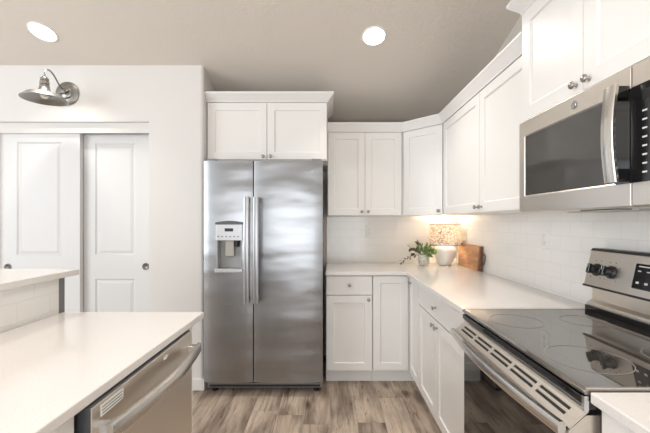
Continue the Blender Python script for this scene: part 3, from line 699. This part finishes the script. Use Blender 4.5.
# ------------------------------------------------------------------ table lamp
LX, LY = 1.066, 3.20
t = thing('table_lamp', 'small table lamp with rounded white ceramic base and branch-print drum shade', 'lamp', (LX, LY, CT), 0)
obj('base', MB().lathe([(0, 0), (0.048, 0), (0.055, 0.004), (0.070, 0.030), (0.086, 0.075), (0.096, 0.115), (0.098, 0.140), (0.090, 0.162), (0.066, 0.178), (0.040, 0.184), (0.030, 0.190), (0, 0.190)], (0, 0, 0), 'z', 40), 'ceramic', t, smooth=50)
R = 0.136
sh = obj('lamp_shade', MB().lathe([(R, 0.188), (R, 0.378), (R-0.003, 0.378), (R-0.003, 0.188), (R, 0.188)], (0, 0, 0), 'z', 48), 'shade', t, smooth=40)
obj('shade_edge', MB().lathe([(R+0.0015, 0.186), (R+0.0015, 0.192), (R-0.004, 0.192), (R-0.004, 0.186), (R+0.0015, 0.186)], (0,0,0), 'z', 48)
    .lathe([(R+0.0015, 0.374), (R+0.0015, 0.380), (R-0.004, 0.380), (R-0.004, 0.374), (R+0.0015, 0.374)], (0,0,0), 'z', 48), mat('shade_tape', (0.30, 0.24, 0.19), 0.7), sh)
obj('socket', MB().lathe([(0, 0.188), (0.014, 0.188), (0.014, 0.232), (0, 0.232)], (0, 0, 0), 'z', 16).box(-R+0.003, R-0.003, -0.002, 0.002, 0.200, 0.204), 'nickel', t)
obj('bulb', MB().lathe([(0, 0.232), (0.013, 0.232), (0.030, 0.270), (0.028, 0.290), (0.015, 0.305), (0, 0.308)], (0, 0, 0), 'z', 20), 'bulb', t, smooth=60)
l = bpy.data.lights.new('lamp_light', 'POINT'); l.energy = 3.6; l.color = (1, 0.80, 0.57); l.shadow_soft_size = 0.02
lo = bpy.data.objects.new('lamp_light', l); C.objects.link(lo); lo.parent = t; lo.location = (0, 0, 0.330)

# ------------------------------------------------------------------ cutting board leaning on the right wall
bw, bh, bt = 0.46, 0.205, 0.020
tilt = math.radians(5)
t = thing('cutting_board', 'brown wooden cutting board with a dark iron handle leaning against the tile wall', 'cutting board', (1.200, 3.245, CT), -PI/2)
# local x -> world -Y, local y -> world +X; lean towards +X
lean = Matrix.Rotation(-tilt, 4, 'X')
def rrect(x0, x1, z0, z1, r, n=5):
    o = []
    for cx_, cz_, a0 in ((x1-r, z0+r, -90), (x1-r, z1-r, 0), (x0+r, z1-r, 90), (x0+r, z0+r, 180)):
        for k in range(n+1):
            a = math.radians(a0+90*k/n); o.append((cx_+r*math.cos(a), cz_+r*math.sin(a)))
    return o
obj('board', MB().prism(rrect(0, bw, 0, bh, 0.006), 'y', 0, bt), 'board', t, bev=0.002, mtx=lean)
obj('end_band', MB().box(bw-0.028, bw+0.002, -0.0015, bt+0.0015, 0.002, bh-0.002), mat('band_brown', (0.20, 0.09, 0.045), 0.5), t, bev=0.002, mtx=lean)
pts = [(bw-0.002, 0.010, 0.055), (bw+0.050, 0.008, 0.060), (bw+0.072, 0.008, 0.080), (bw+0.072, 0.008, 0.125), (bw+0.050, 0.008, 0.145), (bw-0.002, 0.010, 0.150)]
obj('handle', MB().tube(spline([Vector(p) for p in pts], 5), 0.0055, 10), 'iron', t, smooth=60, mtx=lean)

# ------------------------------------------------------------------ potted plant
t = thing('potted_plant', 'small potted eucalyptus sprig plant in a speckled pale pot beside the lamp', 'plant', (0.858, 3.165, CT), 0)
obj('pot', MB().lathe([(0, 0), (0.034, 0), (0.044, 0.012), (0.051, 0.045), (0.050, 0.075), (0.044, 0.100), (0.040, 0.104), (0.038, 0.098), (0.042, 0.080), (0, 0.078)], (0, 0, 0), 'z', 28), 'pot', t, smooth=50)
stems = MB(); lv = MB(); lvd = MB()
def leaf(mb, p, d, ln, wd, roll):
    d = d.normalized(); side = d.orthogonal().normalized(); side = (Matrix.Rotation(roll, 3, d) @ side); nrm = d.cross(side)
    B = mb.bm; rows = []
    for k, (u, wf) in enumerate(((0, 0.08), (0.25, 0.75), (0.5, 1.0), (0.78, 0.7), (1, 0.05))):
        c = p+d*ln*u+nrm*(-0.25*ln*(u-0.5)**2)
        rows.append([B.verts.new(c-side*wd*wf+nrm*0.12*wd), B.verts.new(c), B.verts.new(c+side*wd*wf+nrm*0.12*wd)])
    for A_, B_ in zip(rows, rows[1:]):
        for j in (0, 1): B.faces.new((A_[j], A_[j+1], B_[j+1], B_[j]))
def sprig(tip, n, ln, dark=0.0, sag=0.0):
    p0 = Vector((random.uniform(-.015, .015), random.uniform(-.015, .015), 0.085)); p2 = Vector(tip); p1 = (p0+p2)/2+Vector((0, 0, 0.035+sag))
    P = [p0*(1-u)**2+p1*2*u*(1-u)+p2*u*u for u in [k/9 for k in range(10)]]
    stems.tube(P, 0.0018, 6)
    for k in range(n):
        u = 0.3+0.7*k/(n-1); i = min(int(u*9), 8); p = P[i].lerp(P[i+1], u*9-i); d = (P[i+1]-P[i]).normalized()
        o_ = d.orthogonal(); o_.normalize()
        dd_ = (d*0.7+(Matrix.Rotation(random.uniform(0, 2*PI), 3, d) @ o_)*0.9)
        leaf(lvd if random.random() < dark else lv, p, dd_, ln*random.uniform(.8, 1.2), ln*0.30, random.uniform(0, 6.28))
for tip in ((0.02, -0.03, 0.17), (0.07, -0.02, 0.155), (0.075, -0.03, 0.13), (-0.03, -0.02, 0.165), (0.05, 0.03, 0.16), (-0.06, 0.02, 0.14), (0.0, -0.08, 0.13), (0.065, -0.06, 0.11), (0.07, -0.06, 0.15)):
    sprig(tip, 9, 0.046)
sprig((-0.045, 0.0, 0.215), 6, 0.045, 0.6)
sprig((-0.125, -0.01, 0.165), 5, 0.045, 0.8)
sprig((-0.13, -0.03, 0.14), 3, 0.04, 0.6)
sprig((-0.205, -0.03, 0.032), 11, 0.038, 1.0, 0.03)
obj('stems', stems, 'stem', t, smooth=60)
obj('foliage', lv, 'leaf', t, recalc=False)
lbl(obj('foliage', lvd, 'leafdark', t, recalc=False), 'dark purplish drooping leaves')

# ------------------------------------------------------------------ outlets
def outlet(loc, rz, label):
    t = thing('wall_outlet', label, 'outlet', loc, rz, 'wall outlets on the tile')
    obj('cover_plate', MB().box(-0.036, 0.036, -0.006, 0, -0.058, 0.058), 'plate', t, bev=0.003)
    for z in (-0.021, 0.021):
        r_ = obj('receptacle', MB().prism(rrect(-0.016, 0.016, z-0.014, z+0.014, 0.006), 'y', -0.0085, -0.005), 'plate', t, bev=0.001)
        obj('slots', MB().box(-0.008, -0.006, -0.0089, -0.0083, z-0.001, z+0.009).box(0.006, 0.008, -0.0089, -0.0083, z-0.001, z+0.008).box(-0.002, 0.002, -0.0089, -0.0083, z-0.010, z-0.006), 'greymark', r_)
outlet((0.385, WB-0.008, 1.222), 0, 'white wall outlet on the back tile between refrigerator and plant')
outlet((WR-0.008, 3.16, 1.205), -PI/2, 'white wall outlet on the side tile just behind the lamp')
outlet((WR-0.008, 1.99, 1.215), -PI/2, 'white wall outlet on the side tile midway between cutting board and range')
